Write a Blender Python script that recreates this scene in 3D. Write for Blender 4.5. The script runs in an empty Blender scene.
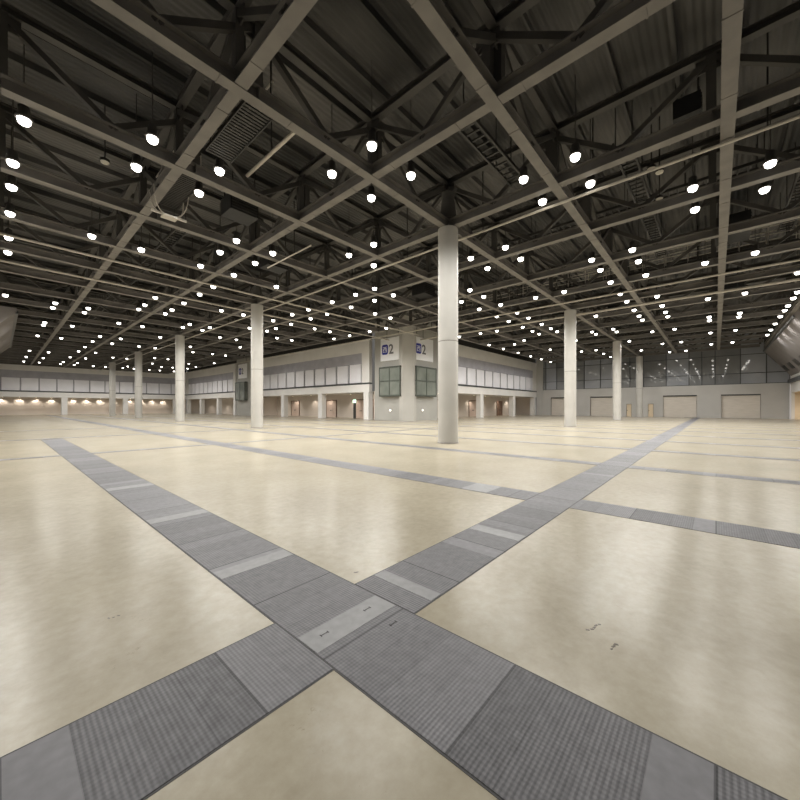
import bpy, bmesh, math, random
from mathutils import Vector, Matrix
random.seed(7)
SC = bpy.context.scene
COL = SC.collection

# ------------------------------------------------------------ camera, world, exposure
cam_d = bpy.data.cameras.new('camera')
cam = bpy.data.objects.new('camera', cam_d)
COL.objects.link(cam)
cam_d.sensor_width = 36.0
cam_d.lens = 356.0 / 800.0 * 36.0
cam_d.shift_y = 7.0 / 800.0
cam_d.clip_start = 0.05
cam_d.clip_end = 400
cam.location = (0, 0, 1.6)
cam.rotation_euler = (math.radians(90), 0, math.atan2(0.664, 0.748) - math.radians(90))
SC.camera = cam

world = bpy.data.worlds.new('hall_air')
world.use_nodes = True
world.node_tree.nodes['Background'].inputs[0].default_value = (1.0, 0.96, 0.91, 1)
world.node_tree.nodes['Background'].inputs[1].default_value = 0.22
SC.world = world
SC.view_settings.view_transform = 'Standard'
SC.view_settings.look = 'None'
SC.view_settings.exposure = -0.85
SC.view_settings.gamma = 1.0
SC.view_settings.use_curve_mapping = False
SC.cycles.sample_clamp_indirect = 3.0
LAMP_STRENGTH = 16.0
LAMP_WATTS = 185.0

# ------------------------------------------------------------ materials
def new_mat(name):
    m = bpy.data.materials.new(name)
    m.use_nodes = True
    nt = m.node_tree
    return m, nt, nt.nodes['Principled BSDF']

def noise_mat(name, c1, c2, rough=0.6, scale=3.0, metal=0.0, spec=0.5, bump=0.0, stretch=(1, 1, 1)):
    m, nt, b = new_mat(name)
    tc = nt.nodes.new('ShaderNodeTexCoord')
    mp = nt.nodes.new('ShaderNodeMapping')
    mp.inputs['Scale'].default_value = stretch
    n = nt.nodes.new('ShaderNodeTexNoise')
    n.inputs['Scale'].default_value = scale
    n.inputs['Detail'].default_value = 5
    r = nt.nodes.new('ShaderNodeValToRGB')
    r.color_ramp.elements[0].color = (*c1, 1)
    r.color_ramp.elements[1].color = (*c2, 1)
    r.color_ramp.elements[0].position = 0.3
    r.color_ramp.elements[1].position = 0.7
    L = nt.links.new
    L(tc.outputs['Object'], mp.inputs[0]); L(mp.outputs[0], n.inputs['Vector'])
    L(n.outputs[0], r.inputs[0]); L(r.outputs[0], b.inputs['Base Color'])
    b.inputs['Roughness'].default_value = rough
    b.inputs['Metallic'].default_value = metal
    b.inputs['Specular IOR Level'].default_value = spec
    if bump:
        bp = nt.nodes.new('ShaderNodeBump')
        bp.inputs['Strength'].default_value = bump
        L(n.outputs[0], bp.inputs['Height']); L(bp.outputs[0], b.inputs['Normal'])
    return m

def emit_mat(name, col, s):
    m, nt, b = new_mat(name)
    b.inputs['Base Color'].default_value = (*col, 1)
    b.inputs['Emission Color'].default_value = (*col, 1)
    b.inputs['Emission Strength'].default_value = s
    return m

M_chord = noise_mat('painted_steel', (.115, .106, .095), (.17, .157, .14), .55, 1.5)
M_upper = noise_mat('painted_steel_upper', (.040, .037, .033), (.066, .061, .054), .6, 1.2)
M_black = noise_mat('black_casing', (.008, .008, .008), (.014, .014, .014), .7, 4)
M_dark = noise_mat('dark_steel', (.018, .017, .016), (.035, .033, .03), .6, 4)
M_pipe = noise_mat('galvanised_pipe', (.42, .39, .34), (.52, .48, .42), .45, 2)
M_col = noise_mat('column_paint', (.43, .415, .385), (.49, .475, .44), .45, .8)
M_joint = noise_mat('column_joint', (.22, .20, .18), (.28, .26, .23), .6, 2)
M_wall = noise_mat('wall_panel', (.73, .71, .68), (.80, .78, .755), .55, .6)
M_tower = noise_mat('tower_panel', (.34, .33, .30), (.40, .39, .36), .5, .5)
M_band = noise_mat('blue_grey_band', (.38, .375, .42), (.46, .455, .50), .6, .9)
M_white = noise_mat('white_panel', (.82, .81, .85), (.88, .87, .91), .5, .8)
M_frame = noise_mat('dark_frame', (.05, .052, .055), (.08, .083, .085), .5, 2)
M_gframe = noise_mat('green_grey_frame', (.05, .06, .05), (.085, .095, .08), .45, 2)
M_glassb = noise_mat('green_grey_glass', (.15, .165, .145), (.23, .25, .22), .12, .6, 0.0, .8)
M_corr = noise_mat('warm_wall', (.62, .555, .50), (.70, .635, .575), .6, .5)
M_grey = noise_mat('grey_wall', (.46, .445, .42), (.52, .505, .48), .55, .4)
M_shut = noise_mat('beige_shutter', (.60, .55, .48), (.68, .62, .55), .5, 1.0, stretch=(1, 1, 6))
M_cream = noise_mat('cream_door', (.74, .60, .42), (.80, .66, .47), .5, 1.0)
M_brown = noise_mat('brown_door', (.16, .10, .075), (.24, .155, .11), .5, 2.0)
M_volume = noise_mat('booth_panel', (.21, .195, .19), (.25, .235, .23), 1.0, .35, 0.0, .0)
M_blue = noise_mat('sign_blue', (.02, .03, .28), (.03, .04, .33), .5, 1)
M_signw = noise_mat('sign_white', (.93, .93, .94), (.96, .96, .97), .5, 1)
M_signg = noise_mat('sign_grey', (.12, .12, .13), (.15, .15, .16), .5, 1)
M_lens = emit_mat('lamp_glow', (1.0, .96, .88), LAMP_STRENGTH)
M_exit = emit_mat('exit_glow', (.55, 1.0, .72), 5.0)
M_dl = emit_mat('downlight_glow', (1.0, .84, .62), 9.0)
M_off = noise_mat('unlit_glass', (.45, .43, .36), (.55, .52, .44), .3, 3)

# reflecting curtain glass of the far wall
def curtain_mat(name, c1, c2, rough):
    m = noise_mat(name, c1, c2, rough, .25, 0.0, 1.0)
    return m
M_cg = curtain_mat('grey_curtain_glass', (.19, .195, .197), (.26, .265, .267), .03)
M_cgl = curtain_mat('pale_curtain_glass', (.30, .315, .34), (.37, .385, .41), .05)

# polished concrete floor
def floor_mat():
    m, nt, b = new_mat('polished_concrete')
    L = nt.links.new
    tc = nt.nodes.new('ShaderNodeTexCoord')
    def noise(scale, detail=5, rough=.55):
        n = nt.nodes.new('ShaderNodeTexNoise')
        n.inputs['Scale'].default_value = scale; n.inputs['Detail'].default_value = detail
        n.inputs['Roughness'].default_value = rough
        L(tc.outputs['Object'], n.inputs['Vector'])
        return n
    def ramp(src, p0, c0, p1, c1):
        r = nt.nodes.new('ShaderNodeValToRGB')
        r.color_ramp.elements[0].position = p0; r.color_ramp.elements[0].color = (*c0, 1)
        r.color_ramp.elements[1].position = p1; r.color_ramp.elements[1].color = (*c1, 1)
        L(src, r.inputs[0]); return r
    base = ramp(noise(.7, 6).outputs[0], .3, (.345, .309, .235), .72, (.425, .385, .295))
    fine = ramp(noise(9, 8, .7).outputs[0], .3, (.82, .80, .77), .68, (1.05, 1.05, 1.05))
    mul = nt.nodes.new('ShaderNodeMixRGB'); mul.blend_type = 'MULTIPLY'; mul.inputs[0].default_value = .8
    L(base.outputs[0], mul.inputs[1]); L(fine.outputs[0], mul.inputs[2])
    spots = ramp(noise(2.3, 10, .82).outputs[0], .335, (.50, .46, .40), .375, (1, 1, 1))
    mul2 = nt.nodes.new('ShaderNodeMixRGB'); mul2.blend_type = 'MULTIPLY'; mul2.inputs[0].default_value = .6
    L(mul.outputs[0], mul2.inputs[1]); L(spots.outputs[0], mul2.inputs[2])
    L(mul2.outputs[0], b.inputs['Base Color'])
    rr = nt.nodes.new('ShaderNodeMapRange')
    rr.inputs['To Min'].default_value = .21; rr.inputs['To Max'].default_value = .30
    L(noise(1.6, 4).outputs[0], rr.inputs['Value']); b.inputs['Roughness'].default_value = .24
    b.inputs['Specular IOR Level'].default_value = .12
    return m
M_floor = floor_mat()

# ribbed grey service-pit covers; 'axis' is the long axis of the strip
def cover_mat(name, axis):
    m, nt, b = new_mat(name)
    L = nt.links.new
    tc = nt.nodes.new('ShaderNodeTexCoord')
    sp = nt.nodes.new('ShaderNodeSeparateXYZ'); L(tc.outputs['Object'], sp.inputs[0])
    u = sp.outputs[axis]; v = sp.outputs[1 - axis]
    def mth(op, a, bb=None, c=None):
        n = nt.nodes.new('ShaderNodeMath'); n.operation = op
        for k, q in enumerate((a, bb, c)):
            if q is None: continue
            if isinstance(q, (int, float)): n.inputs[k].default_value = q
            else: L(q, n.inputs[k])
        return n.outputs[0]
    PL = .232
    cell = mth('FLOOR', mth('DIVIDE', u, PL))
    cell2 = mth('FLOOR', mth('DIVIDE', u, PL * 4))
    def rnd(x, seed):
        w = nt.nodes.new('ShaderNodeTexWhiteNoise'); w.noise_dimensions = '1D'
        L(mth('ADD', x, seed), w.inputs['W']); return w.outputs['Value']
    pale = mth('GREATER_THAN', rnd(cell, 3.3), .975)
    vary = mth('MULTIPLY', mth('SUBTRACT', rnd(cell2, 8.1), .5), .05)
    vary2 = mth('MULTIPLY', mth('SUBTRACT', rnd(cell, 1.7), .5), .03)
    val = mth('ADD', .135, mth('ADD', vary, mth('ADD', vary2, mth('MULTIPLY', pale, .06))))
    n = nt.nodes.new('ShaderNodeTexNoise'); n.inputs['Scale'].default_value = 14; n.inputs['Detail'].default_value = 6
    L(tc.outputs['Object'], n.inputs['Vector'])
    val = mth('ADD', val, mth('MULTIPLY', mth('SUBTRACT', n.outputs[0], .5), .10))
    # seams between plates
    fr = mth('FRACT', mth('DIVIDE', u, PL))
    seam = mth('LESS_THAN', mth('ABSOLUTE', mth('SUBTRACT', fr, .5)), .485)
    fr2 = mth('FRACT', mth('DIVIDE', u, PL * 4))
    seam2 = mth('LESS_THAN', mth('ABSOLUTE', mth('SUBTRACT', fr2, .5)), .492)
    val = mth('MULTIPLY', val, mth('ADD', .82, mth('MULTIPLY', seam, .18)))
    val = mth('MULTIPLY', val, mth('ADD', .45, mth('MULTIPLY', seam2, .55)))
    # ribs
    rib = mth('SINE', mth('MULTIPLY', u, 2 * math.pi / .024))
    rib2 = mth('SINE', mth('MULTIPLY', v, 2 * math.pi / .024))
    ribs = mth('MULTIPLY', mth('ADD', mth('MULTIPLY', rib, .65), mth('MULTIPLY', rib2, .35)), mth('SUBTRACT', 1, pale))
    val = mth('MULTIPLY', val, mth('ADD', 1.0, mth('MULTIPLY', ribs, .16)))
    cb = nt.nodes.new('ShaderNodeCombineColor')
    L(mth('MULTIPLY', val, 1.0), cb.inputs[0]); L(mth('MULTIPLY', val, .985), cb.inputs[1]); L(mth('MULTIPLY', val, 1.03), cb.inputs[2])
    L(cb.outputs[0], b.inputs['Base Color'])
    b.inputs['Roughness'].default_value = .5
    b.inputs['Specular IOR Level'].default_value = .2
    bp = nt.nodes.new('ShaderNodeBump'); bp.inputs['Strength'].default_value = .25; bp.inputs['Distance'].default_value = .004
    L(ribs, bp.inputs['Height']); L(bp.outputs[0], b.inputs['Normal'])
    return m
M_covx = cover_mat('pit_cover_x', 0)
M_covy = cover_mat('pit_cover_y', 1)

# corrugated roof deck
def deck_mat():
    m, nt, b = new_mat('roof_deck')
    L = nt.links.new
    tc = nt.nodes.new('ShaderNodeTexCoord')
    w = nt.nodes.new('ShaderNodeTexWave'); w.bands_direction = 'Y'; w.inputs['Scale'].default_value = 1.6
    L(tc.outputs['Object'], w.inputs['Vector'])
    br = nt.nodes.new('ShaderNodeTexNoise'); br.inputs['Scale'].default_value = .22
    L(tc.outputs['Object'], br.inputs['Vector'])
    r = nt.nodes.new('ShaderNodeValToRGB')
    r.color_ramp.elements[0].position = .35; r.color_ramp.elements[0].color = (.022, .022, .021, 1)
    r.color_ramp.elements[1].position = .65; r.color_ramp.elements[1].color = (.11, .106, .10, 1)
    L(br.outputs[0], r.inputs[0]); L(r.outputs[0], b.inputs['Base Color'])
    bp = nt.nodes.new('ShaderNodeBump'); bp.inputs['Strength'].default_value = .6; bp.inputs['Distance'].default_value = .05
    L(w.outputs[0], bp.inputs['Height']); L(bp.outputs[0], b.inputs['Normal'])
    b.inputs['Roughness'].default_value = .7
    return m
M_deck = deck_mat()

# ------------------------------------------------------------ mesh helpers
class MB:
    def __init__(s): s.bm = bmesh.new()
    def box(s, x0, x1, y0, y1, z0, z1):
        v = [s.bm.verts.new((x, y, z)) for z in (z0, z1) for y in (y0, y1) for x in (x0, x1)]
        for f in ((0, 2, 3, 1), (4, 5, 7, 6), (0, 1, 5, 4), (2, 6, 7, 3), (0, 4, 6, 2), (1, 3, 7, 5)):
            s.bm.faces.new([v[i] for i in f])
        return s
    def prism(s, pts, a, b):
        """closed outline pts (3D) swept by vector from a to b offsets"""
        A = [s.bm.verts.new(Vector(p) + Vector(a)) for p in pts]
        B = [s.bm.verts.new(Vector(p) + Vector(b)) for p in pts]
        n = len(pts)
        s.bm.faces.new(A); s.bm.faces.new(B[::-1])
        for i in range(n):
            s.bm.faces.new((A[i], B[i], B[(i + 1) % n], A[(i + 1) % n]))
        return s
    def bar(s, p, q, w, h):
        p = Vector(p); q = Vector(q); d = (q - p).normalized()
        up = Vector((0, 0, 1))
        if abs(d.z) > .98: up = Vector((1, 0, 0))
        r = d.cross(up).normalized(); u = r.cross(d)
        pts = [p + r * (i * w / 2) + u * (j * h / 2) for i, j in ((-1, -1), (1, -1), (1, 1), (-1, 1))]
        return s.prism(pts, (0, 0, 0), q - p)
    def lathe(s, prof, cx=0, cy=0, n=24, cap=True):
        rings = []
        for r, z in prof:
            rings.append([s.bm.verts.new((cx + r * math.cos(2 * math.pi * k / n), cy + r * math.sin(2 * math.pi * k / n), z)) for k in range(n)])
        for a, b in zip(rings, rings[1:]):
            for k in range(n):
                f = s.bm.faces.new((a[k], a[(k + 1) % n], b[(k + 1) % n], b[k])); f.smooth = True
        if cap:
            for f in (s.bm.faces.new(rings[0][::-1]), s.bm.faces.new(rings[-1])):
                for e in f.edges: e.smooth = False
        return s
    def tube(s, p, q, r, n=10):
        p = Vector(p); q = Vector(q); d = (q - p).normalized()
        a = d.orthogonal().normalized(); b = d.cross(a)
        pts = [p + a * r * math.cos(2 * math.pi * k / n) + b * r * math.sin(2 * math.pi * k / n) for k in range(n)]
        return s.prism(pts, (0, 0, 0), q - p)
    def build(s, name, mat, parent=None, loc=(0, 0, 0), sharp=True):
        bmesh.ops.recalc_face_normals(s.bm, faces=s.bm.faces)
        me = bpy.data.meshes.new(name)
        s.bm.to_mesh(me); s.bm.free()
        me.materials.append(mat)
        o = bpy.data.objects.new(name, me)
        o.location = loc
        COL.objects.link(o)
        if parent: o.parent = parent
        return o

def empty(name, loc, rz=0):
    o = bpy.data.objects.new(name, None)
    o.location = loc; o.rotation_euler = (0, 0, rz); o.empty_display_size = .2
    COL.objects.link(o); return o

def tag(o, label, cat, group=None, kind=None):
    if label: o['label'] = label
    if cat: o['category'] = cat
    if group: o['group'] = group
    if kind: o['kind'] = kind
    return o

def struct(o, label=None):
    o['kind'] = 'structure'
    if label: o['label'] = label
    return o

def put(src, parent, loc, rot=None):
    c = src.copy(); c.parent = parent; c.location = loc
    if rot is not None: c.rotation_euler = rot
    COL.objects.link(c); return c

ORD = ['', 'first', 'second', 'third', 'fourth', 'fifth', 'sixth', 'seventh', 'eighth', 'ninth', 'tenth', 'eleventh', 'twelfth',
       'thirteenth', 'fourteenth', 'fifteenth', 'sixteenth', 'seventeenth', 'eighteenth', 'nineteenth', 'twentieth',
       'twenty-first', 'twenty-second', 'twenty-third', 'twenty-fourth']

# ------------------------------------------------------------ hall dimensions
G = 4.42
X0, Y0 = 13.3, 8.94          # nearest column; beams every G metres from it
XI = {i: X0 + G * i for i in range(-4, 13)}
YJ = {j: Y0 + G * j for j in range(-4, 21)}
for _k, _v in ((-1, 8.6), (-2, 3.97), (-3, -.65)): XI[_k] = _v
for _k, _v in ((-1, 4.33), (-2, -.25), (-3, -4.8)): YJ[_k] = _v
XF = 70.0                    # far wall on the right
YF = 98.6                    # far wall on the left
XW, YW = 31.0, 26.3          # the two inner facades meeting at the corner tower
XL, YR = -2.6, -7.4          # side walls
ZB = 9.5                     # underside of the beams
ZT = 11.45                   # top chord
ZC = 12.1                    # roof deck
ZH = ZC                # underside of the deck ribs

# ------------------------------------------------------------ floor and pit covers
m = MB()
pts = [(XL, -9, 0), (XF, -9, 0), (XF, YW + 4.4, 0), (XW + 4.4, YW + 4.4, 0), (XW + 4.4, YF + 4.5, 0), (XL, YF + 4.5, 0)]
m.prism(pts, (0, 0, -.3), (0, 0, 0))
struct(m.build('floor', M_floor), 'cream polished concrete floor of the exhibition hall')

tn = 0
def trim(mb, mat, label=None, parent=None):
    global tn
    tn += 1
    return struct(mb.build('trim_%d' % tn, mat, parent), label)

T = .004
BX0, BX1 = 1.364, 2.12
AY0, AY1 = 1.75, 2.43
XS = [(6.0, 6.68), (10.85, 11.5), (15.6, 16.2), (20.3, 20.9), (25.0, 25.6), (29.8, 30.4), (34.5, 35.1), (39.3, 39.9), (44, 44.6), (48.8, 49.4), (53.5, 54.1), (58.3, 58.9), (63, 63.6)]
YS = [(15.95, 16.3), (25.0, 25.4), (34.6, 35.0)]
# widest strip towards the far right wall, cut where the wide strip crosses it
trim(MB().box(XL, BX0 - .012, AY0, AY1, 0, T).box(BX1 + .012, XF, AY0, AY1, 0, T), M_covx, 'wide strip of ribbed grey pit covers running to the far right wall')
trim(MB().box(BX0, BX1, -8.9, 24.7, 0, T), M_covy, 'wide strip of ribbed grey pit covers running to the left')
M_plate = noise_mat('pale_cover_plate', (.175, .175, .175), (.215, .215, .215), .5, 14)
for (a, b, c_, d_) in ((BX0 + .005, BX1 - .005, 1.93, 2.16), (2.36, 2.50, AY0 + .005, AY1 - .005), (BX0 + .005, BX1 - .005, 3.42, 3.62), (BX0 + .005, BX1 - .005, 5.75, 6.0),
                       (6.02, 6.66, 3.2, 3.75), (BX0 + .005, BX1 - .005, 8.6, 8.9), (4.1, 4.32, AY0 + .005, AY1 - .005), (6.02, 6.66, -1.3, -.9)):
    trim(MB().box(a, b, c_, d_, T * .5, T + .0015), M_plate, 'paler smooth cover plate in the pit strip')
for (xx, yy) in ((1.52, 2.06), (1.93, 2.06), (1.93, 1.78)):
    q = MB(); q.box(xx - .030, xx + .030, yy - .003, yy + .003, T, T + .003).box(xx - .033, xx - .027, yy - .012, yy + .012, T, T + .003).box(xx + .027, xx + .033, yy - .012, yy + .012, T, T + .003)
    trim(q, M_dark, 'small dark lifting slot in a cover plate')
gap = MB()
gap.box(BX0 - .012, BX0, -8.9, 24.7, 0, T * .5).box(BX1, BX1 + .012, -8.9, 24.7, 0, T * .5)
gap.box(XL, BX0 - .012, AY0 - .012, AY0, 0, T * .5).box(BX1 + .012, XF, AY0 - .012, AY0, 0, T * .5)
gap.box(XL, BX0 - .012, AY1, AY1 + .012, 0, T * .5).box(BX1 + .012, XF, AY1, AY1 + .012, 0, T * .5)
trim(gap, M_dark, 'dark joint lines along the wide pit covers')
for k, (a, b) in enumerate(XS):
    yend = YF - .3 if b < XW else YW - .3
    w = 0 if k == 0 else .1
    trim(MB().box(a + w, b - w * .5, -7.2, AY0 - .012, 0, T).box(a + w, b - w * .5, AY1 + .012, yend, 0, T), M_covy,
         '%s narrow strip of grey pit covers beyond the wide one' % ORD[k + 1])
for k, (a, b) in enumerate(YS):
    segs = MB(); edges = [XL] + ([BX0 - .02, BX1 + .02] if a < 24 else [])
    for s in XS[:6]: edges += [s[0] - .01, s[1] + .01]
    edges.append(XW - .5 if b > YW - 1 or True else XF)
    for q in range(0, len(edges) - 1, 2):
        if edges[q + 1] > edges[q]: segs.box(edges[q], edges[q + 1], a, b, 0, T)
    trim(segs, M_covx, '%s thin grey cover strip crossing the left half of the floor' % ORD[k + 1])

M_scuff = noise_mat('scuff', (.12, .10, .08), (.18, .155, .125), .7, 30)
def scuff(x, y, n, r, label):
    q = MB(); rnd = random.Random(int(x * 100))
    px, py = x, y
    for k in range(n):
        an = rnd.uniform(-.7, .7) - .8; w = rnd.uniform(.5, 1.2)
        nx_, ny_ = px + r * math.cos(an) * w, py + r * math.sin(an) * w
        q.bar((px, py, .001), (nx_, ny_, .001), .007 + .009 * rnd.random(), .0015)
        px, py = nx_ + rnd.uniform(0, r), ny_ + rnd.uniform(-r, r) * .4
    trim(q, M_scuff, label)
scuff(2.80, .70, 5, .025, 'dark scuff mark on the right floor bay')
scuff(2.68, .52, 4, .022, 'second dark scuff mark on the right floor bay')
scuff(.55, 3.45, 3, .022, 'dark scuff mark on the left floor bay')
scuff(2.28, 2.62, 2, .025, 'dark scuff mark by the corner of the middle floor bay')

# ------------------------------------------------------------ roof deck with ribs
m = MB()
m.prism([(p[0], p[1], 0) for p in pts], (0, 0, ZC), (0, 0, ZC + .25))
y = -8.0; rb = MB()
while y < YF:
    rb.box(XL, XF if y < YW else XW + 1, y, y + .12, ZC - .22, ZC)
    y += 1.473
struct(m.build('ceiling', M_deck), 'dark roof deck above the trusses')
struct(rb.build('trim_100', M_deck), 'ribs under the dark roof deck')

# ------------------------------------------------------------ roof trusses
def hchord(name, L, w, h, t, mat, bolts):
    mb = MB()
    mb.box(0, L, -w / 2, w / 2, 0, t).box(0, L, -w / 2, w / 2, h - t, h).box(0, L, -t / 2, t / 2, t, h - t)
    if bolts:
        x = G - .95
        while x < L - .3:
            for dx in (0, 1.9):
                if x + dx < L: mb.box(x + dx - .02, x + dx + .02, -w / 2 - .012, w / 2 + .012, -.012, t + .01)
            x += G
        for k in range(int(L / G) + 1):        # stiffener plates at the nodes
            mb.box(k * G - .015, k * G + .015, -w / 2 + .01, w / 2 - .01, t, h - t) if 0 < k * G < L - .1 else None
    return mb.build(name, mat)
HB = .38
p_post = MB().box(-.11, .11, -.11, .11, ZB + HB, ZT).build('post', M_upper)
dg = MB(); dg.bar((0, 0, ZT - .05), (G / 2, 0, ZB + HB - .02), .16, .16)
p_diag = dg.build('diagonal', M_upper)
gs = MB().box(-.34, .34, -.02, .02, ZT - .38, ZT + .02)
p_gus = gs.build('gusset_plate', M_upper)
proto_used = {}
chord_cache = {}
def truss(name, x, y, rz, n, label, group, zoff=0.0, strong=True):
    t = empty(name, (x, y, 0), rz)
    tag(t, label, 'roof truss', group)
    L = G * n
    key = (n, strong)
    if key not in chord_cache:
        lo = hchord('bottom_chord', L, .31, HB, .035, M_chord, True)
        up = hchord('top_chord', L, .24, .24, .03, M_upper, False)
        chord_cache[key] = (lo, up)
        lo.parent = t; up.parent = t
    else:
        lo = put(chord_cache[key][0], t, (0, 0, 0)); up = put(chord_cache[key][1], t, (0, 0, 0))
    lo.location = (0, 0, ZB + zoff); up.location = (0, 0, ZT)
    for k in range(n + 1):
        for q, proto in (('p', p_post), ('g', p_gus)):
            if q not in proto_used:
                proto_used[q] = 1; proto.parent = t; proto.location = (k * G, 0, 0)
            else: put(proto, t, (k * G, 0, 0))
        if k < n:
            if 'd' not in proto_used:
                proto_used['d'] = 1; p_diag.parent = t; p_diag.location = (0, 0, 0)
            else: put(p_diag, t, (k * G, 0, 0))
        if k > 0:
            put(p_diag, t, (k * G, 0, 0), (0, 0, math.pi))
    return t

# beams running away to the right (constant Y); beams running away to the left (constant X)
iL = 0
for j in range(-3, 21):
    y = YJ[j]
    far = XF if y < YW else XW
    i0 = -3
    n = 12 - i0 if y < YW else 3 - i0
    x = X0 - 3 * G
    if j == 0: lab = 'steel roof truss carried by the row of round columns on the right'
    elif j < 0: lab = 'steel roof truss running away, %s to the right of the column row' % ORD[-j]
    elif y < YW: lab = 'steel roof truss running to the right, %s behind the right column row' % ORD[j]
    else: lab = 'steel roof truss over the left half of the hall, %s from the corner tower' % ORD[j - 3]
    truss('roof_truss', x, y, 0, n, lab, 'roof trusses running to the right')
for i in range(-3, 13):
    x = XI[i]
    far = x < XW + .5
    n = 23 if x < XW - .2 else 6
    y = Y0 - 3 * G
    if i == 0: lab = 'steel roof truss carried by the row of round columns on the left'
    elif i < 0: lab = 'steel roof truss running to the left, %s in front of the left column row' % ORD[-i]
    elif x < XW - .2: lab = 'steel roof truss running to the left, %s behind the left column row' % ORD[i]
    else: lab = 'steel roof truss crossing the right half of the hall, %s from the corner tower' % ORD[i - 3]
    truss('roof_truss', x, y, math.pi / 2, n, lab, 'roof trusses running to the left', zoff=.02)

# ------------------------------------------------------------ round columns
R = .445
def column(x, y, label):
    c = empty('round_column', (x, y, 0))
    tag(c, label, 'column', 'round columns')
    sh = MB(); sh.lathe([(R, .06), (R, 4.48)]); sh.lathe([(R, 4.52), (R, ZB - .01)])
    sh.build('shaft', M_col, c)
    MB().lathe([(R - .012, 4.47), (R - .012, 4.53)]).build('joint_ring', M_joint, c)
    MB().lathe([(R + .025, 0), (R + .025, .05), (R - .005, .06)]).build('base_ring', M_joint, c)
    # steel head that narrows upward to the roof node, with four raking struts
    MB().lathe([(.40, ZB + HB + .02), (.26, ZT - .45), (.32, ZT - .40), (.32, ZT - .32)], n=12).build('column_head', M_upper, c)
    for a in range(4):
        s_ = MB(); an = math.pi / 4 + a * math.pi / 2
        s_.bar((.2 * math.cos(an), .2 * math.sin(an), ZT - .2), (1.5 * math.cos(an), 1.5 * math.sin(an), ZB + HB + .5), .14, .14)
        s_.build('strut', M_dark, c)
    return c
column(X0, Y0, 'tall round beige column standing nearest, right of the picture centre')
names = ['second', 'third', 'fourth', 'fifth']
for k, yy in enumerate((26.65, 44.35, 62.0, 79.7)):
    column(X0, yy, 'round beige column, %s in the row running to the left' % names[k])
for k, xx in enumerate((31.1, 49.5, 66.4)):
    column(xx, Y0, 'round beige column, %s in the row running to the right' % names[k])

# ------------------------------------------------------------ facades
wn = 0
def lmap(org, d, nrm):
    """local (s along, t into hall, z) -> world"""
    o = Vector((org[0], org[1], 0)); d = Vector((d[0], d[1], 0)); nn = Vector((nrm[0], nrm[1], 0))
    return lambda s, t, z: o + d * s + nn * t + Vector((0, 0, z))
def lbox(mb, f, s0, s1, t0, t1, z0, z1):
    v = [mb.bm.verts.new(f(s, t, z)) for z in (z0, z1) for t in (t0, t1) for s in (s0, s1)]
    for q in ((0, 2, 3, 1), (4, 5, 7, 6), (0, 1, 5, 4), (2, 6, 7, 3), (0, 4, 6, 2), (1, 3, 7, 5)):
        mb.bm.faces.new([v[i] for i in q])
    return mb
def facade(side, f, s0, s1, piers, div0, divstep, band_end, where, depth=4.2, margin=1.0, gap=.2, back=None):
    """f maps s from s0 to s1; t=0 is the face, t<0 behind"""
    global wn
    w = MB()
    lbox(w, f, s0, s1, -.5, 0, 8.55, 10.15)            # upper wall
    lbox(w, f, s0, s0 + margin, -.5, 0, 4.7, 8.55)      # left end
    lbox(w, f, band_end, s1, -.5, 0, 4.7, 8.55)         # right end
    lbox(w, f, s0, s1, -.5, .02, 3.5, 4.5)             # beam over the openings
    wo = struct(w.build('wall_%s' % side, M_wall), 'pale panelled wall %s' % where)
    p = MB()
    for a in piers: lbox(p, f, a - .45, a + .45, -.75, .0, 0, 3.5)
    struct(p.build('wall_%s_piers' % side, M_wall, wo))
    trim(lbox(MB(), f, s0, s1, -.5, -.2, 10.15, ZC), M_dark, 'dark strip of painted shade above the wall %s' % where)  # solid dark strip standing in for the shade under the roof
    trim(lbox(MB(), f, s0, s1, -.4, .06, 4.5, 4.7), M_frame, 'dark ledge along the wall %s' % where)
    wn += 1
    win = struct(empty('window_%d' % wn, f((s0 + s1) / 2, 0, 4.7)), 'ribbon of pale panels with blue grey band %s' % where)
    off = Matrix.Translation(-Vector(win.location))
    def wb(mb, nm, mat):
        mb.bm.transform(off)
        return mb.build(nm, mat, win)
    wb(lbox(MB(), f, s0 + margin, band_end, -.35, -.06, 7.2, 8.55), 'upper_band', M_band)
    wb(lbox(MB(), f, s0 + margin, band_end, -.45, -.38, 4.7, 7.2), 'backing', back or M_frame)
    a = div0
    while a > s0 + margin: a -= divstep
    while a < band_end:
        b0 = max(a + gap, s0 + margin); b1 = min(a + divstep - gap, band_end)
        if b1 - b0 > .3:
            wb(lbox(MB(), f, b0, b1, -.3, -.08, 4.76, 7.16), 'panel', M_white)
        a += divstep
    # service corridor behind the openings
    cw = lbox(MB(), f, s0, s1, -depth - .2, -depth, 0, 3.6)
    lbox(cw, f, s0 - .2, s0, -depth, -.8, 0, 3.6); lbox(cw, f, s1, s1 + .2, -depth, -.8, 0, 3.6)
    struct(cw.build('wall_%s_corridor' % side, M_corr), 'warm wall at the back of the openings %s' % where)
    struct(lbox(MB(), f, s0, s1, -depth, -.5, 3.5, 3.6).build('ceiling_%s_corridor' % side, M_wall), 'low ceiling behind the openings %s' % where)
    return wo

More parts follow.
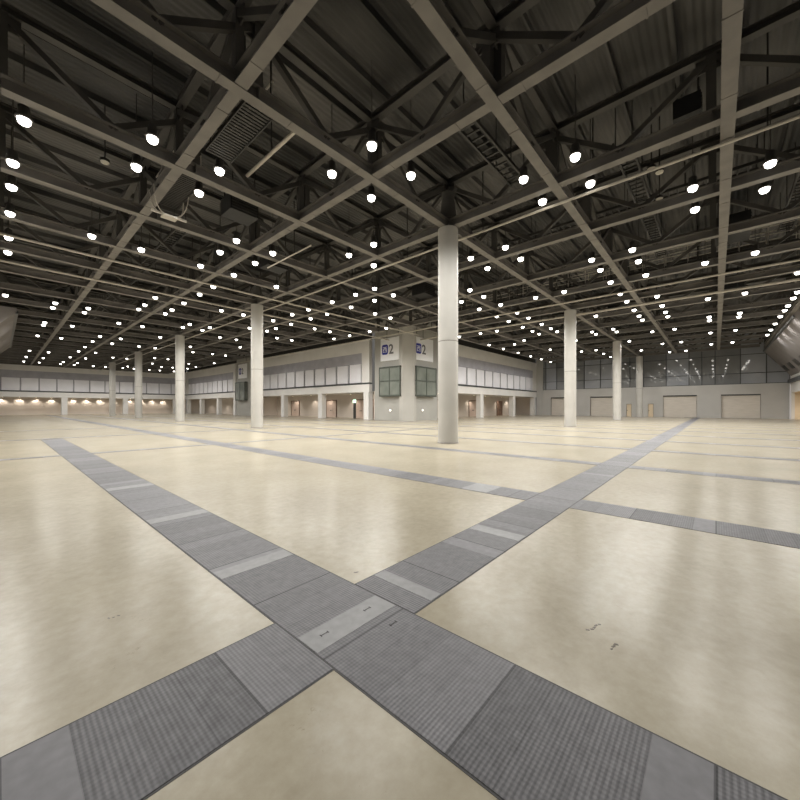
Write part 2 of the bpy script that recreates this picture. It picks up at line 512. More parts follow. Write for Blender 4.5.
gdl = {}
def downlight(f, s, t, label, group, watts=26):
    c = empty('downlight', f(s, t, 3.5)); tag(c, label, 'ceiling light', group)
    if 'dl' not in gdl:
        a = MB().lathe([(.16, -.03), (.16, 0)], n=12).build('rim', M_wall, c)
        b = MB().lathe([(.12, -.034), (.12, -.031)], n=12).build('lens', M_dl, c)
        d = bpy.data.lights.new('downlight_beam', 'SPOT'); d.energy = watts * 14; d.color = (1, .89, .76); d.spot_size = math.radians(115); d.spot_blend = .6; d.shadow_soft_size = .1
        lo = bpy.data.objects.new('bulb', d); lo.location = (0, 0, -.06); COL.objects.link(lo); lo.parent = c
        gdl['dl'] = (a, b, lo)
    else:
        for q in gdl['dl']: put(q, c, q.location)
    return c

# left facade: plane X = XW facing -X, s = Y
fL = lmap((XW, 0), (0, 1), (-1, 0))
facade('left_near', fL, 32.7, 62.6, [33.3, 43.1, 53.4, 62.1], 34.2, 2.6, 61.6, 'between the corner tower and the second tower', margin=1.4)
facade('left_far', fL, 71.0, YF, [71.5, 79.7, 89.4, YF - .5], 72.2, 2.6, YF - 1.2, 'beyond the second tower')
# right facade: plane Y = YW facing -Y, s = X
fR = lmap((0, YW), (1, 0), (0, -1))
facade('right', fR, 37.9, XF, [38.4, 48.2, 59.6, 69.0], 36.2, 2.6, XF - 1.9, 'right of the corner tower')
# far left wall: plane Y = YF facing -Y, s = X
fF = lmap((0, YF), (1, 0), (0, -1))
facade('far_left', fF, XL, XW, [-1.2, 8.8, 18.8, 28.6], 2.7, 2.5, XW - 2.2, 'at the far left end of the hall', margin=.4, gap=.10, back=M_band)

for a, (lo_, hi_) in enumerate(((XL + 1.9, 8.3), (9.3, 18.3), (19.3, 28.1))):
    n = 4
    for k in range(n):
        s = lo_ + (hi_ - lo_) * (k + .5) / n
        downlight(fF, s, -3.8, 'warm recessed downlight, %s in the %s opening of the far left wall' % (ORD[k + 1], ORD[a + 1]), 'downlights of the far left wall')
for a, s in enumerate((38.2, 48.1, 57.6)):
    for k in (-1, 1):
        downlight(fL, s + 2 * k, -3.3, 'warm downlight at the %s of the %s opening left of the corner tower' % ('near end' if k < 0 else 'far end', ORD[a + 1]), 'downlights left of the corner tower')
for a, s in enumerate((74.9, 84.5, 93.8)):
    downlight(fL, s, -2.4, 'warm downlight in the %s opening beyond the second tower' % ORD[a + 1], 'downlights beyond the second tower')
for a, s in enumerate((43.3, 53.4, 63.6)):
    for k in (-1, 1):
        downlight(fR, s + 2 * k, -3.3, 'warm downlight at the %s of the %s opening right of the corner tower' % ('near end' if k < 0 else 'far end', ORD[a + 1]), 'downlights right of the corner tower')

# doors in the corridors
dn = 0
def door(f, s0, s1, t, z1, mat, label, leafs=2, frame=None):
    global dn
    dn += 1
    d = struct(empty('door_%d' % dn, f((s0 + s1) / 2, t, 0)), label)
    off = Matrix.Translation(-Vector(d.location))
    fr = MB()
    lbox(fr, f, s0 - .12, s0, t, t + .1, 0, z1 + .12); lbox(fr, f, s1, s1 + .12, t, t + .1, 0, z1 + .12); lbox(fr, f, s0, s1, t, t + .1, z1, z1 + .12)
    fr.bm.transform(off); fr.build('door_frame', frame or M_brown, d)
    w = (s1 - s0) / leafs
    for k in range(leafs):
        l = lbox(MB(), f, s0 + k * w + .02, s0 + (k + 1) * w - .02, t + .01, t + .06, .01, z1)
        l.bm.transform(off); lf = l.build('door_leaf', mat, d)
        h = lbox(MB(), f, s0 + (k + (.85 if k % 2 == 0 else .15)) * w - .03, s0 + (k + (.85 if k % 2 == 0 else .15)) * w + .03, t + .06, t + .12, .95, 1.15)
        h.bm.transform(off); h.build('door_handle', M_frame, lf)
    return d
M_pink = noise_mat('pinkish_door', (.60, .48, .42), (.68, .55, .48), .5, 1)
door(fL, 35.4, 36.6, -4.2, 2.6, M_brown, 'dark door behind the first opening left of the corner tower', 1)
door(fL, 37.6, 40.0, -4.2, 2.6, M_pink, 'pinkish double door behind the first opening left of the tower')
door(fL, 44.6, 47.0, -4.2, 2.6, M_pink, 'pinkish double door behind the second opening left of the tower')
door(fL, 55.0, 57.4, -4.2, 2.6, M_pink, 'pinkish double door behind the third opening left of the tower')
door(fR, 41.0, 43.6, -4.2, 2.6, M_pink, 'pinkish double door behind the first opening right of the tower')
door(fR, 51.5, 54.0, -4.2, 2.6, M_pink, 'pinkish double door behind the second opening right of the tower')
door(fR, 61.5, 63.5, -4.2, 2.6, M_brown, 'dark double door behind the third opening right of the tower')
door(fL, 75.5, 77.5, -4.2, 2.6, M_brown, 'dark double door behind the opening beyond the second tower')

def exit_sign(f, s, t, label):
    c = empty('exit_sign', f(s, t, 2.15)); tag(c, label, 'exit sign', 'lit exit signs')
    off = Matrix.Translation(-Vector(c.location))
    a = lbox(MB(), f, s - .32, s + .32, t - .06, t, 2.15, 2.62); a.bm.transform(off); a.build('housing', M_frame, c)
    b = lbox(MB(), f, s - .28, s + .28, t, t + .015, 2.19, 2.58); b.bm.transform(off); b.build('lit_face', M_exit, c)
    g = lbox(MB(), f, s - .25, s + .25, t - .06, t, 0 + .0, 2.15); g.bm.transform(off); g.build('post_panel', M_dark, c)
exit_sign(fL, 37.0, -1.3, 'small lit exit sign on a dark post in the opening nearest the corner tower')
exit_sign(fL, 43.9, -1.2, 'small lit exit sign on a dark post beside the second pier left of the tower')
exit_sign(fR, 50.3, -1.3, 'small lit exit sign on a dark post right of the corner tower')

# ------------------------------------------------------------ towers with signs and glass boxes
def text_mesh(txt, size, name, mat, parent, M):
    cu = bpy.data.curves.new(name, 'FONT'); cu.body = txt; cu.size = size; cu.extrude = .01; cu.offset = .025 if txt == '2' else .0; cu.resolution_u = 4
    to = bpy.data.objects.new('tmp', cu); COL.objects.link(to)
    dgp = bpy.context.evaluated_depsgraph_get()
    me = bpy.data.meshes.new_from_object(to.evaluated_get(dgp))
    bpy.data.objects.remove(to)
    me.materials.clear(); me.materials.append(mat); me.transform(M)
    o = bpy.data.objects.new(name, me); COL.objects.link(o); o.parent = parent
    return o
def basis(f, s, t, z, flip):
    """matrix taking text plane (x right, y up) to the facade as read from the hall"""
    o = f(s, t, z); d = (f(1, 0, 0) - f(0, 0, 0)) * (-1 if flip else 1); n = f(0, 1, 0) - f(0, 0, 0); up = Vector((0, 0, 1))
    return Matrix(((d.x, up.x, n.x, o.x), (d.y, up.y, n.y, o.y), (d.z, up.z, n.z, o.z), (0, 0, 0, 1)))
def tower_sign(f, s0, s1, z0, z1, flip, label):
    c = empty('hall_sign', f((s0 + s1) / 2, .0, z0)); tag(c, label, 'sign', 'hall number signs')
    off = Matrix.Translation(-Vector(c.location))
    b = lbox(MB(), f, s0, s1, 0.02, .1, z0, z1); b.bm.transform(off); b.build('board', M_signw, c)
    W = s1 - s0
    sL = s1 if flip else s0
    Mx = off @ basis(f, sL, .101, z0, flip)
    # rounded blue field
    q = MB(); cx, cy, hw, hh, r = W * .22, 1.35, .50, .60, .24
    pts = []
    for (ox, oy, a0) in ((hw - r, hh - r, 0), (-hw + r, hh - r, 90), (-hw + r, -hh + r, 180), (hw - r, -hh + r, 270)):
        for a in range(0, 91, 15):
            an = math.radians(a0 + a); pts.append((cx + ox + r * math.cos(an), cy + oy + r * math.sin(an), 0))
    q.prism(pts, (0, 0, 0), (0, 0, .015)); q.bm.transform(Mx); q.build('blue_field', M_blue, c)
    text_mesh('西', .8, 'field_character', M_signw, c, Mx @ Matrix.Translation((cx - .40, cy - .30, .02)))
    text_mesh('2', 1.6, 'digit', M_signg, c, Mx @ Matrix.Translation((cx + .62, cy - .56, .005)))
    return c
def glass_box(f, s0, s1, z0, z1, label):
    c = empty('glass_bay', f((s0 + s1) / 2, 0, z0)); tag(c, label, 'glass bay window', 'glass bays on the towers')
    off = Matrix.Translation(-Vector(c.location))
    D = .55
    fr = MB(); e = .09
    sm = (s0 + s1) / 2; zm = (z0 + z1) / 2; e = .13
    for z in (z0, zm, z1 - e): lbox(fr, f, s0, s1, D - .06, D + .03, z, z + e)
    for s in (s0, sm - e / 2, s1 - e): lbox(fr, f, s, s + e, D - .06, D + .031, z0, z1)
    for s in (s0, s1 - e):
        for z in (z0, zm, z1 - e): lbox(fr, f, s, s + e, .0, D - .06, z, z + e)
    lbox(fr, f, s0, s1, 0, D, z0 - .06, z0); lbox(fr, f, s0, s1, 0, D, z1, z1 + .06)
    fr.bm.transform(off); fr.build('frame', M_gframe, c)
    for (a, b) in ((s0 + e, sm - e / 2), (sm + e / 2, s1 - e)):
        for (za, zb) in ((z0 + e, zm), (zm + e, z1 - e)):
            p = lbox(MB(), f, a, b, D - .03, D - .01, za, zb); p.bm.transform(off); p.build('pane', M_glassb, c)
    for s in (s0 + .02, s1 - .05):
        p = lbox(MB(), f, s, s + .03, 0, D - .06, z0 + e, z1 - e); p.bm.transform(off); p.build('side_pane', M_glassb, c)
def tower_wall(name, f, s0, s1, label):
    w = MB(); lbox(w, f, s0, s1, -2.0, 0, 0, ZC)
    return struct(w.build(name, M_tower), label)
M_pier = noise_mat('tower_pier', (.39, .375, .345), (.45, .435, .40), .5, .5)
# corner tower
tower_wall('wall_tower_left', fL, YW + .4, 31.7, 'grey face of the corner tower turned left')
tower_wall('wall_tower_right', fR, XW + .4, 36.8, 'grey face of the corner tower turned right')
pm = MB(); c_ = .72
cx, cy = XW + .05, YW + .05
ptsT = [(cx - .45, cy + .95, 0), (cx - .45, cy + .45, 0), (cx + .45, cy - .45, 0), (cx + .95, cy - .45, 0), (cx + .95, cy + .95, 0)]
pm.prism(ptsT, (0, 0, 0), (0, 0, ZC)); struct(pm.build('wall_tower_corner', M_pier), 'pale chamfered pier at the corner of the tower')
trim(lbox(MB(), fL, 31.7, 32.7, -1.2, -1.0, 0, ZC), M_joint, 'recess with painted shade between the corner tower and the left wall')  # recess backs coloured darker to carry the shade of the gap
trim(lbox(MB(), fR, 36.8, 37.9, -1.2, -1.0, 0, ZC), M_joint, 'recess with painted shade between the corner tower and the right wall')
tower_sign(fL, 27.2, 30.6, 7.15, 9.85, True, 'white hall sign with blue mark and 2 on the left face of the corner tower')
tower_sign(fR, 32.0, 35.7, 7.15, 9.85, False, 'white hall sign with blue mark and 2 on the right face of the corner tower')
glass_box(fL, 27.0, 30.4, 2.9, 6.3, 'green grey glass bay on the left face of the corner tower')
glass_box(fR, 31.8, 35.8, 2.9, 6.3, 'green grey glass bay on the right face of the corner tower')
# second tower
tower_wall('wall_tower_second', fL, 63.6, 70.4, 'grey face of the second tower on the left')
trim(lbox(MB(), fL, 62.6, 63.6, -1.2, -1.0, 0, ZC), M_joint, 'recess with painted shade right of the second tower')  # same darker backs, gap shade put into the colour
trim(lbox(MB(), fL, 70.4, 71.0, -1.2, -1.0, 0, ZC), M_joint, 'recess with painted shade left of the second tower')
tower_sign(fL, 65.9, 69.5, 7.1, 9.8, True, 'white hall sign with blue mark high on the second tower')
glass_box(fL, 65.8, 69.8, 2.9, 6.3, 'green grey glass bay on the second tower')
# small wall lamps low on the tower
gw = {}
def wall_lamp(f, s, label):
    c = empty('wall_lamp', f(s, 0, 1.1)); tag(c, label, 'wall lamp', 'small wall lamps on the corner tower')
    off = Matrix.Translation(-Vector(c.location))
    a = lbox(MB(), f, s - .14, s + .14, 0, .06, 1.08, 1.34); a.bm.transform(off); a.build('housing', M_pier, c)
    b = lbox(MB(), f, s - .10, s + .10, .06, .09, 1.12, 1.30); b.bm.transform(off); b.build('lens', emit_mat('wall_lamp_glow', (1, .97, .9), 4), c)
wall_lamp(fL, 29.0, 'small lit lamp low on the left face of the corner tower')
wall_lamp(fR, 33.6, 'small lit lamp low on the right face of the corner tower')

# ------------------------------------------------------------ far right wall (plane X = XF)
fX = lmap((XF, 0), (0, 1), (-1, 0))
shut = [(19.3, 23.6), (12.6, 16.8), (2.15, 6.3), (-4.65, -.55)]
small = [10.9, 7.9]
ZS = 4.85
w = MB()
cuts = sorted([(a, b, 3.42) for a, b in shut] + [(s - .38, s + .38, 2.12) for s in small])
p = YR
for a, b, z in cuts:
    if a > p: lbox(w, fX, p, a, -.5, 0, 0, ZS)
    lbox(w, fX, a, b, -.5, 0, z, ZS)
    p = b
lbox(w, fX, p, YW + .0, -.5, 0, 0, ZS)
wf = struct(w.build('wall_far_right', M_grey), 'grey lower wall with loading doors at the far right')
for k, (a, b) in enumerate(shut):
    dn += 1
    d = struct(empty('door_%d' % dn, fX((a + b) / 2, 0, 0)), '%s wide beige shutter door from the left in the far grey wall' % ORD[k + 1])
    off = Matrix.Translation(-Vector(d.location))
    q = MB()
    for r in range(12): lbox(q, fX, a + .05, b - .05, -.32, -.26 + (.015 if r % 2 else 0), .02 + r * .27, .02 + (r + 1) * .27)
    q.bm.transform(off); q.build('shutter', M_shut, d)
    q = lbox(MB(), fX, a, b, -.40, -.1, 3.24, 3.42); q.bm.transform(off); q.build('shutter_box', M_frame, d)
    q = MB(); lbox(q, fX, a, a + .05, -.3, .02, 0, 3.3); lbox(q, fX, b - .05, b, -.3, .02, 0, 3.3); q.bm.transform(off); q.build('guide_rail', M_joint, d)
for k, s in enumerate(small):
    dn += 1
    d = struct(empty('door_%d' % dn, fX(s, 0, 0)), 'small cream door %s the far column' % ('left of' if k == 0 else 'right of'))
    off = Matrix.Translation(-Vector(d.location))
    q = lbox(MB(), fX, s - .36, s + .36, -.2, -.12, 0.01, 2.08); q.bm.transform(off); q.build('door_leaf', M_cream, d)
    q = MB(); lbox(q, fX, s - .38, s - .34, -.12, .03, 0, 2.12); lbox(q, fX, s + .34, s + .38, -.12, .03, 0, 2.12); lbox(q, fX, s - .38, s + .38, -.12, .03, 2.08, 2.12)
    q.bm.transform(off); q.build('door_frame', M_joint, d)
    q = lbox(MB(), fX, s + .22, s + .28, -.12, -.05, .95, 1.1); q.bm.transform(off); q.build('door_handle', M_frame, d)
# curtain glass above
wn += 1
win = struct(empty('window_%d' % wn, fX((YR + YW) / 2, 0, ZS)), 'grey reflecting curtain glass above the far right wall')
off = Matrix.Translation(-Vector(win.location))
ys = [YR, -5.2, -2.6, .1, 1.6, 3.1, 5.9, 8.9, 10.8, 12.8, 15.2, 17.8, 20.2, 22.6, 24.6, YW]
pale = {0, 1, 5, 9, 10, 13}
for k in range(len(ys) - 1):
    for (za, zb) in ((ZS + .05, 6.35), (6.42, 9.0), (9.07, ZC - .1)):
        q = lbox(MB(), fX, ys[k] + .04, ys[k + 1] - .04, -.30, -.26, za, zb); q.bm.transform(off)
        q.build('pane', M_cgl if k in pale else M_cg, win)
q = MB()
for s in ys: lbox(q, fX, s - .05, s + .05, -.3, -.14, ZS, ZC)
for z in (ZS, 6.35, 9.0): lbox(q, fX, YR, YW, -.3, -.16, z, z + .08)
q.bm.transform(off); q.build('mullion', M_frame, win)
struct(lbox(MB(), fX, YR, YW, -.6, -.4, ZS, ZC).build('wall_far_right_backing', M_frame))
struct(lbox(MB(), fX, YW - 1.2, YW, -.25, .12, 0, ZC).build('wall_far_right_corner', M_grey), 'grey corner pier where the far wall meets the right facade')

# ------------------------------------------------------------ side walls and canted control booths
struct(MB().box(XL - .3, XL, 12, YF, 0, ZC).build('wall_left', M_wall), 'plain wall at the left edge')
w = MB(); w.box(12, 56, YR - .3, YR, 0, ZC); w.box(56, 69.1, YR - .3, YR, 3.5, ZC); w.box(69.1, XF, YR - .3, YR, 0, ZC)
struct(w.build('wall_right', M_wall), 'plain wall at the right edge')
struct(MB().box(56, 69.3, YR - 1.6, YR - 1.5, 0, 3.6).box(69.1, 69.3, YR - 1.5, YR - .3, 0, 3.6).box(56, 69.1, YR - 1.5, YR - .3, 3.5, 3.6).build('wall_right_alcove', M_cream), 'yellow lit alcove wall at the right edge')
dlc = downlight(lmap((0, YR), (1, 0), (0, 1)), 67.0, -.8, 'added warm downlight brightening the yellow alcove at the right edge', 'alcove light')  # lamp added to brighten the cream alcove
trim(MB().box(69.35, 69.65, YR, YR + .12, 0, 5.3), M_white, 'white edge post at the end of the right wall')
trim(MB().box(44, XF - .5, YR, YR + .3, 4.75, 5.2), M_frame, 'dark rail under the right booth')

def booth(name, prof, a, b, label, axis, slots):
    """prof: list of (offset, z), swept from a to b along axis 0 = X, 1 = Y"""
    mk = (lambda o, z, q: (q, o, z)) if axis == 0 else (lambda o, z, q: (o, q, z))
    root = empty(name, mk(prof[0][0], prof[0][1], a)); tag(root, label, 'overhanging booth', 'canted booths on the side walls')
    off = Matrix.Translation(-Vector(root.location))
    def bd(mb, nm, mat): mb.bm.transform(off); return mb.build(nm, mat, root)
    q = MB(); q.prism([mk(o, z, a) for o, z in prof], (0, 0, 0), Vector(mk(0, 0, b - a))); bd(q, 'cladding', M_volume)
    (o1, z1), (o2, z2) = prof[0], prof[1]      # lower edge at the wall, upper outer edge
    nx, nz = (z2 - z1), -(o2 - o1)
    l = math.hypot(nx, nz); nx /= l; nz /= l
    sgn = 1 if nz < 0 else -1; nx *= sgn; nz *= sgn
    # dark fascia along the upper outer edge
    q = MB(); q.prism([mk(o2 - (o2 - o1) * .03, z2 - (z2 - z1) * .03, a), mk(o2 + nx * .1, z2 + nz * .1, a), mk(o2 + nx * .1, z2 + .14, a), mk(o2 - nx * .05, z2 + .14, a)], (0, 0, 0), Vector(mk(0, 0, b - a)))
    bd(q, 'fascia', M_frame)
    if slots:
        c = a + 1.4
        while c < b - 1:
            P = lambda t, d: (o1 + (o2 - o1) * t + nx * d, z1 + (z2 - z1) * t + nz * d)
            q = MB(); q.prism([mk(*P(.16, -.02), c), mk(*P(.16, .03), c), mk(*P(.36, .03), c), mk(*P(.36, -.02), c)], (0, 0, 0), Vector(mk(0, 0, 2.0)))
            bd(q, 'window_slot', M_dark)
            c += 4.2
    return root
booth('control_booth', [(YR, 5.7), (-4.9, 9.2), (-4.9, 9.9), (YR, 9.9)], 44.2, XF - .6, 'grey canted booth with dark slots overhanging the hall at the right edge', 0, True)
booth('control_booth', [(XL + .03, 5.2), (.95, 9.1), (.95, 9.45), (XL + .03, 9.45)], 41.5, 66, 'plain grey canted booth overhanging the hall at the left edge', 1, False)

# ------------------------------------------------------------ high-bay lamps
LAMPS = {0.3: [14.3, 17.05, 18.95, 21.6, 24.7, 27.1, 37.6], 2.85: [12.45, 14.3, 21.6, 37.6, 39.5, 47.0, 48.5, 56.2, 72.1, 81.3, 89.8],
 4.75: [12.45, 14.3, 21.6, 37.6, 39.5, 47.0, 56.2, 72.1, 81.3, 89.8],
 7.5: [7.8, 9.75, 17.05, 18.95, 21.6, 30.3, 33.1, 34.9, 42.1, 51.5, 56.2, 62, 67.6, 76.6, 85.7, 89.8],
 9.35: [7.8, 9.75, 17.05, 18.95, 21.6, 24.7, 27.1, 30.3, 33.1, 34.9, 42.1, 51.5, 56.2, 67.6, 76.6, 85.7, 89.8],
 12.1: [3.15, 5.0, 12.45, 14.3, 21.6, 30.3, 37.6, 39.5, 47.0, 56.2, 72.1, 89.8],
 13.9: [3.15, 5.0, 14.3, 30.3, 37.6, 39.5, 56.2, 72.1, 89.8],
 16.65: [-1.5, 0.45, 7.8, 9.75, 17.05, 18.95, 21.6, 24.7, 27.1, 30.3, 34.9, 42.1, 51.5, 67.6, 85.7, 89.8],
 18.5: [-1.5, 0.45, 7.8, 9.75, 17.05, 18.95, 21.6, 24.7, 27.1, 30.3, 33.1, 34.9, 42.1, 56.2, 67.6, 76.6, 89.8],
 21.15: [3.15, 5.0, 12.45, 21.6, 30.3, 37.6, 47.0, 56.2, 72.1, 81.3, 89.8], 23.05: [3.15, 5.0, 12.45, 14.3, 21.6, 30.3, 37.6, 47.0, 56.2, 72.1, 81.3, 89.8],
 25.75: [-1.5, 0.45, 3.15, 5.0, 7.8, 9.75, 12.45, 14.3, 24.7, 27.1, 30.3, 33.1, 51.5, 67.6, 76.6, 81.3, 89.8],
 28.8: [5.0, 12.45, 14.3], 31.2: [3.15, 5.0, 12.45, 14.3], 34.4: [-1.5, 0.45, 3.15, 5.0, 7.8, 12.45, 14.3, 17.05, 18.95, 21.6],
 36.9: [3.15, 5.0, 12.45, 14.3], 38.8: [3.15, 5.0, 12.45, 14.3], 41.4: [-1.5, 0.45, 7.8, 9.75, 17.05, 21.6], 43.05: [-1.5, 0.45, 7.8, 9.75, 18.95],
 45.5: [3.15, 5.0, 12.45, 21.6], 50.3: [-1.5, 0.45, 7.8, 17.05, 21.6], 55.0: [3.15, 5.0, 12.45, 14.3, 21.6], 59.5: [-1.5, .45, 7.8, 12.45, 17.05, 21.6], 64.0: [3.15, 5.0, 12.45, 21.6],
 -.9: [3.15, 5.0]}  # pair out of view, added to light the near floor
# a row beside the right wall, seen beyond the booth's edge
for xx in (36.5, 38.3, 40.9, 42.7, 45.3, 48.9, 52.5, 55.9): LAMPS.setdefault(xx, []).append(-4.2)
LAMPS[31.2].append(-3.6)
ZL = 9.49
lamp_proto = []
def lamp(x, y, label):
    if x < 5 and y < 16: x += .16
    if y < 4 and x < 20: y += .18
    c = empty('high_bay_lamp', (x, y, ZL)); tag(c, label, 'ceiling lamp', 'lit high-bay lamps under the roof trusses')
    if not lamp_proto:
        a = MB().lathe([(.09, .42), (.12, .40), (.13, .18), (.19, .10), (.19, .05), (.165, .05)], n=14).build('housing', M_upper, c)
        g = MB().lathe([(.02, -.10), (.08, -.09), (.12, -.06), (.14, .0), (.145, .055)], n=16).build('glass_bowl', M_lens, c)
        s_ = MB().tube((0, 0, .4), (0, 0, ZH - ZL), .016, 6).build('stem', M_upper, c)
        d = bpy.data.lights.new('lamp_beam', 'SPOT'); d.energy = LAMP_WATTS * 4; d.color = (1, .975, .93)
        d.spot_size = math.radians(168); d.spot_blend = .6; d.shadow_soft_size = .22
        lo = bpy.data.objects.new('bulb', d); lo.location = (0, 0, -.15); COL.objects.link(lo); lo.parent = c
        lamp_proto.extend((a, g, s_, lo))
    else:
        for q in lamp_proto: put(q, c, q.location)
xs = sorted(LAMPS)
for r, x in enumerate(xs):
    for k, y in enumerate(sorted(LAMPS[x])):
        lamp(x, y, 'lit high-bay lamp, %s from the right in roof row %s, counted from the left' % (ORD[k + 1], ORD[r + 1] if r + 1 < len(ORD) else 'number %d' % (r + 1)))

# ------------------------------------------------------------ pipes, trays, catwalks, boxes in the roof
def pipe(p, q, r, label, n=12):
    o = MB().tube(p, q, r, n).build('ceiling_pipe', M_pipe)
    # hangers are part of the pipe
    d = (Vector(q) - Vector(p)); L = d.length; d.normalize()
    k = 1.5; h = None
    while k < L:
        c = Vector(p) + d * k
        if h is None: h = MB().box(-.02, .02, -.02, .02, 0, ZH - c.z).build('hanger', M_dark, o, c)
        else: put(h, o, c)
        k += G
    tag(o, label, 'pipe')
pipe((14.3, -7, 9.42), (14.3, YF - .5, 9.42), .05, 'thin pale pipe running beside the column truss to the left')
pipe((28.4, -7, 9.46), (28.4, YF - .5, 9.46), .06, 'thin pale pipe in front of the inner left wall')
pipe((32.7, -7, 9.46), (32.7, YW - .5, 9.46), .09, 'pale pipe crossing the right half beyond the second column')
pipe((XL + .2, 24.25, 9.46), (XW - .6, 24.25, 9.46), .06, 'pale pipe crossing the left half before the second left column')
pipe((XL + .2, 28.7, 9.46), (XW - .6, 28.7, 9.46), .06, 'pale pipe crossing the left half behind the second left column')
pipe((6.2, 9.9, 10.3), (6.2, 13.2, 10.3), .06, 'short pale tube beside the dark catwalk at upper left')
pipe((10.0, 14.6, 9.4), (10.0, 18.8, 9.4), .035, 'short thin rod hanging under a truss left of the nearest column')

def ladder_tray(x0, y0, x1, y1, z, w, label, name='cable_tray'):
    c = empty(name, (x0, y0, z), math.atan2(y1 - y0, x1 - x0)); L = math.hypot(x1 - x0, y1 - y0)
    tag(c, label, 'cable tray')
    q = MB(); k = .2
    q.box(0, L, -w / 2 - .03, -w / 2 + .03, -.06, .06).box(0, L, w / 2 - .03, w / 2 + .03, -.06, .06)
    while k < L: q.box(k, k + .06, -w / 2, w / 2, -.02, .03); k += .32
    q.build('ladder_frame', M_dark, c)
    k = .4; h = None
    while k < L:
        for s in (-1, 1):
            if h is None: h = MB().box(-.015, .015, -.015, .015, .0, ZH - z).build('hanger', M_dark, c, (k, s * w / 2, 0))
            else: put(h, c, (k, s * w / 2, 0))
        k += 2.2
ladder_tray(9.2, 5.6, 13.0, 5.6, 10.1, .55, 'dark ladder-like cable tray above the gap left of the nearest column')
ladder_tray(14, 2.4, 26.2, 2.4, 10.6, .5, 'long cable tray between the trusses at upper right')
ladder_tray(14, -2.6, 26.2, -2.6, 10.5, .5, 'long cable tray near the right edge of the roof')
ladder_tray(6.1, 20.0, 6.1, 60, 10.5, .5, 'long cable tray over the left side of the hall')
ladder_tray(16, 11.2, 26.2, 11.2, 10.4, .5, 'cable tray behind the nearest column')
ladder_tray(19.8, -6, 19.8, 22, 11.1, .6, 'cable tray crossing between the first and second right columns')

def catwalk(x, y0, y1, z, w, label):
    c = empty('catwalk', (x, y0, z)); tag(c, label, 'catwalk')
    L = y1 - y0
    q = MB(); k = 0
    while k < L: q.box(0, w, k, k + .07, -.02, .02); k += .13
    q.box(-.03, .0, 0, L, -.06, .06).box(w, w + .03, 0, L, -.06, .06)
    q.build('grating', M_dark, c)
    for s in (-.01, w + .01):
        r = MB(); r.tube((s, 0, .55), (s, L, .55), .025, 8); r.tube((s, 0, 1.0), (s, L, 1.0), .03, 8)
        k = 0.05
        while k < L: r.tube((s, k, 0), (s, k, 1.0), .025, 8); k += 1.1
        r.build('handrail', M_pipe, c)
    h = None; k = .1
    while k < L:
        for s in (0, w):
            if h is None: h = MB().tube((0, 0, 0), (0, 0, ZH - z), .03, 8).build('hanger', M_dark, c, (s, k, 0))
            else: put(h, c, (s, k, 0))
        k += 3.6
catwalk(4.35, 9.3, 12.05, 9.75, .75, 'dark slatted catwalk with pale rails beside a truss at upper left')
catwalk(4.35, 14.65, 17.4, 10.15, .75, 'dark slatted catwalk second from the front at upper left')
catwalk(26.9, -6.5, 22, 10.1, .8, 'long dark catwalk crossing before the second right column')
catwalk(-1.2, 15, 60, 10.2, .8, 'long dark catwalk along the left wall')

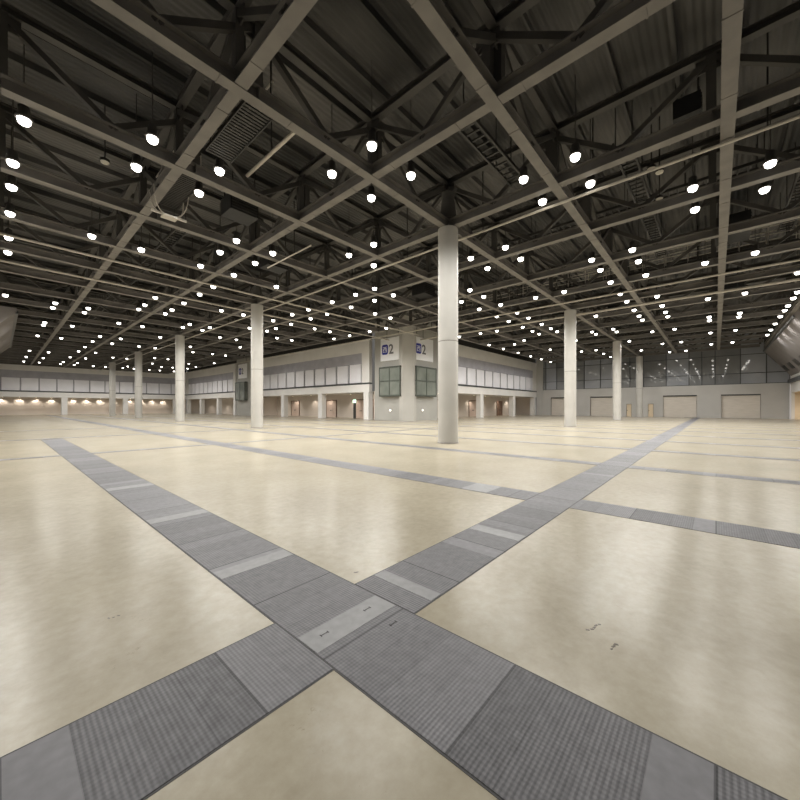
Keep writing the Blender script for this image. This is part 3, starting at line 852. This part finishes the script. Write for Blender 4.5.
def unit(x, y, z, sx, sy, sz, label):
    c = empty('air_unit', (x, y, z)); tag(c, label, 'air unit', 'dark air units in the roof')
    b = MB(); b.box(-sx / 2, sx / 2, -sy / 2, sy / 2, 0, sz)
    b.build('casing', M_black, c)
    g = MB()
    for k in range(5): g.box(-sx / 2 + .05, sx / 2 - .05, -sy / 2 - .03, -sy / 2, sz * (.12 + .17 * k), sz * (.2 + .17 * k))
    g.build('grille', M_dark, c)
    h = None
    for s in (-1, 1):
        for t in (-1, 1):
            if h is None: h = MB().box(-.02, .02, -.02, .02, sz, ZH - z).build('hanger', M_dark, c, (s * sx * .4, t * sy * .4, 0))
            else: put(h, c, (s * sx * .4, t * sy * .4, 0))
unit(7.0, 15.6, 9.9, 1.2, 1.0, .7, 'dark air unit hung over the truss bay at upper left')
unit(11.0, 19.9, 9.9, 1.3, 1.0, .8, 'dark air unit left of the nearest column')
unit(24.5, -.6, 10.1, 1.6, 1.3, .9, 'dark air unit at upper right beside the vertical truss')
unit(35.5, -.9, 10.1, 1.6, 1.3, .9, 'dark air unit farther along the vertical truss')
unit(21.4, 16.6, 10.0, 1.3, 1.2, .8, 'dark air unit behind the nearest column')
unit(37.5, 6.8, 10.0, 1.3, 1.2, .8, 'dark air unit between the second and third right columns')
unit(14.9, .7, 10.9, .8, .7, .6, 'dark air unit nearest at upper right')

def small_lamp(x, y, z, label):
    c = empty('emergency_lamp', (x, y, z)); tag(c, label, 'unlit lamp', 'small unlit emergency lamps')
    MB().lathe([(.14, .06), (.14, .14), (.05, .2)], n=12).build('housing', M_dark, c)
    MB().lathe([(.03, 0), (.11, .02), (.125, .06)], n=12).build('glass_bowl', M_off, c)
    MB().tube((0, 0, .2), (0, 0, ZH - z), .02, 6).build('stem', M_dark, c)
for k, (x, y, lab) in enumerate(((15.2, 1.7, 'small unlit lamp above the trusses at upper right'), (15.6, 1.5, 'small unlit lamp right of the other at upper right'),
        (2.4, 15.6, 'small unlit lamp at the far upper left'), (17.6, 1.7, 'small unlit lamp left of the vertical truss'))):
    small_lamp(x, y, 9.9, lab)

# hanging bracket with bowed arms at upper left
c = empty('hanging_bracket', (4.4, 15.9, 9.0)); tag(c, 'pale hanging bracket with bowed arms under a truss at upper left', 'bracket')
q = MB(); q.box(-.6, .6, -.04, .04, 0, .07); q.box(-.25, .25, -.18, .18, -.06, .0); q.build('cross_bar', M_pipe, c)
for s in (-1, 1):
    for t in (-1, 1):
        q = MB(); prev = Vector((s * .2, t * .05, .05))
        for a in range(1, 7):
            u_ = a / 6; nx_ = Vector((s * (.2 + .38 * math.sin(u_ * 1.5)), t * (.05 + .25 * u_), .05 + .85 * u_ * u_))
            q.tube(prev, nx_, .02, 6); prev = nx_
        q.build('arm', M_pipe, c)
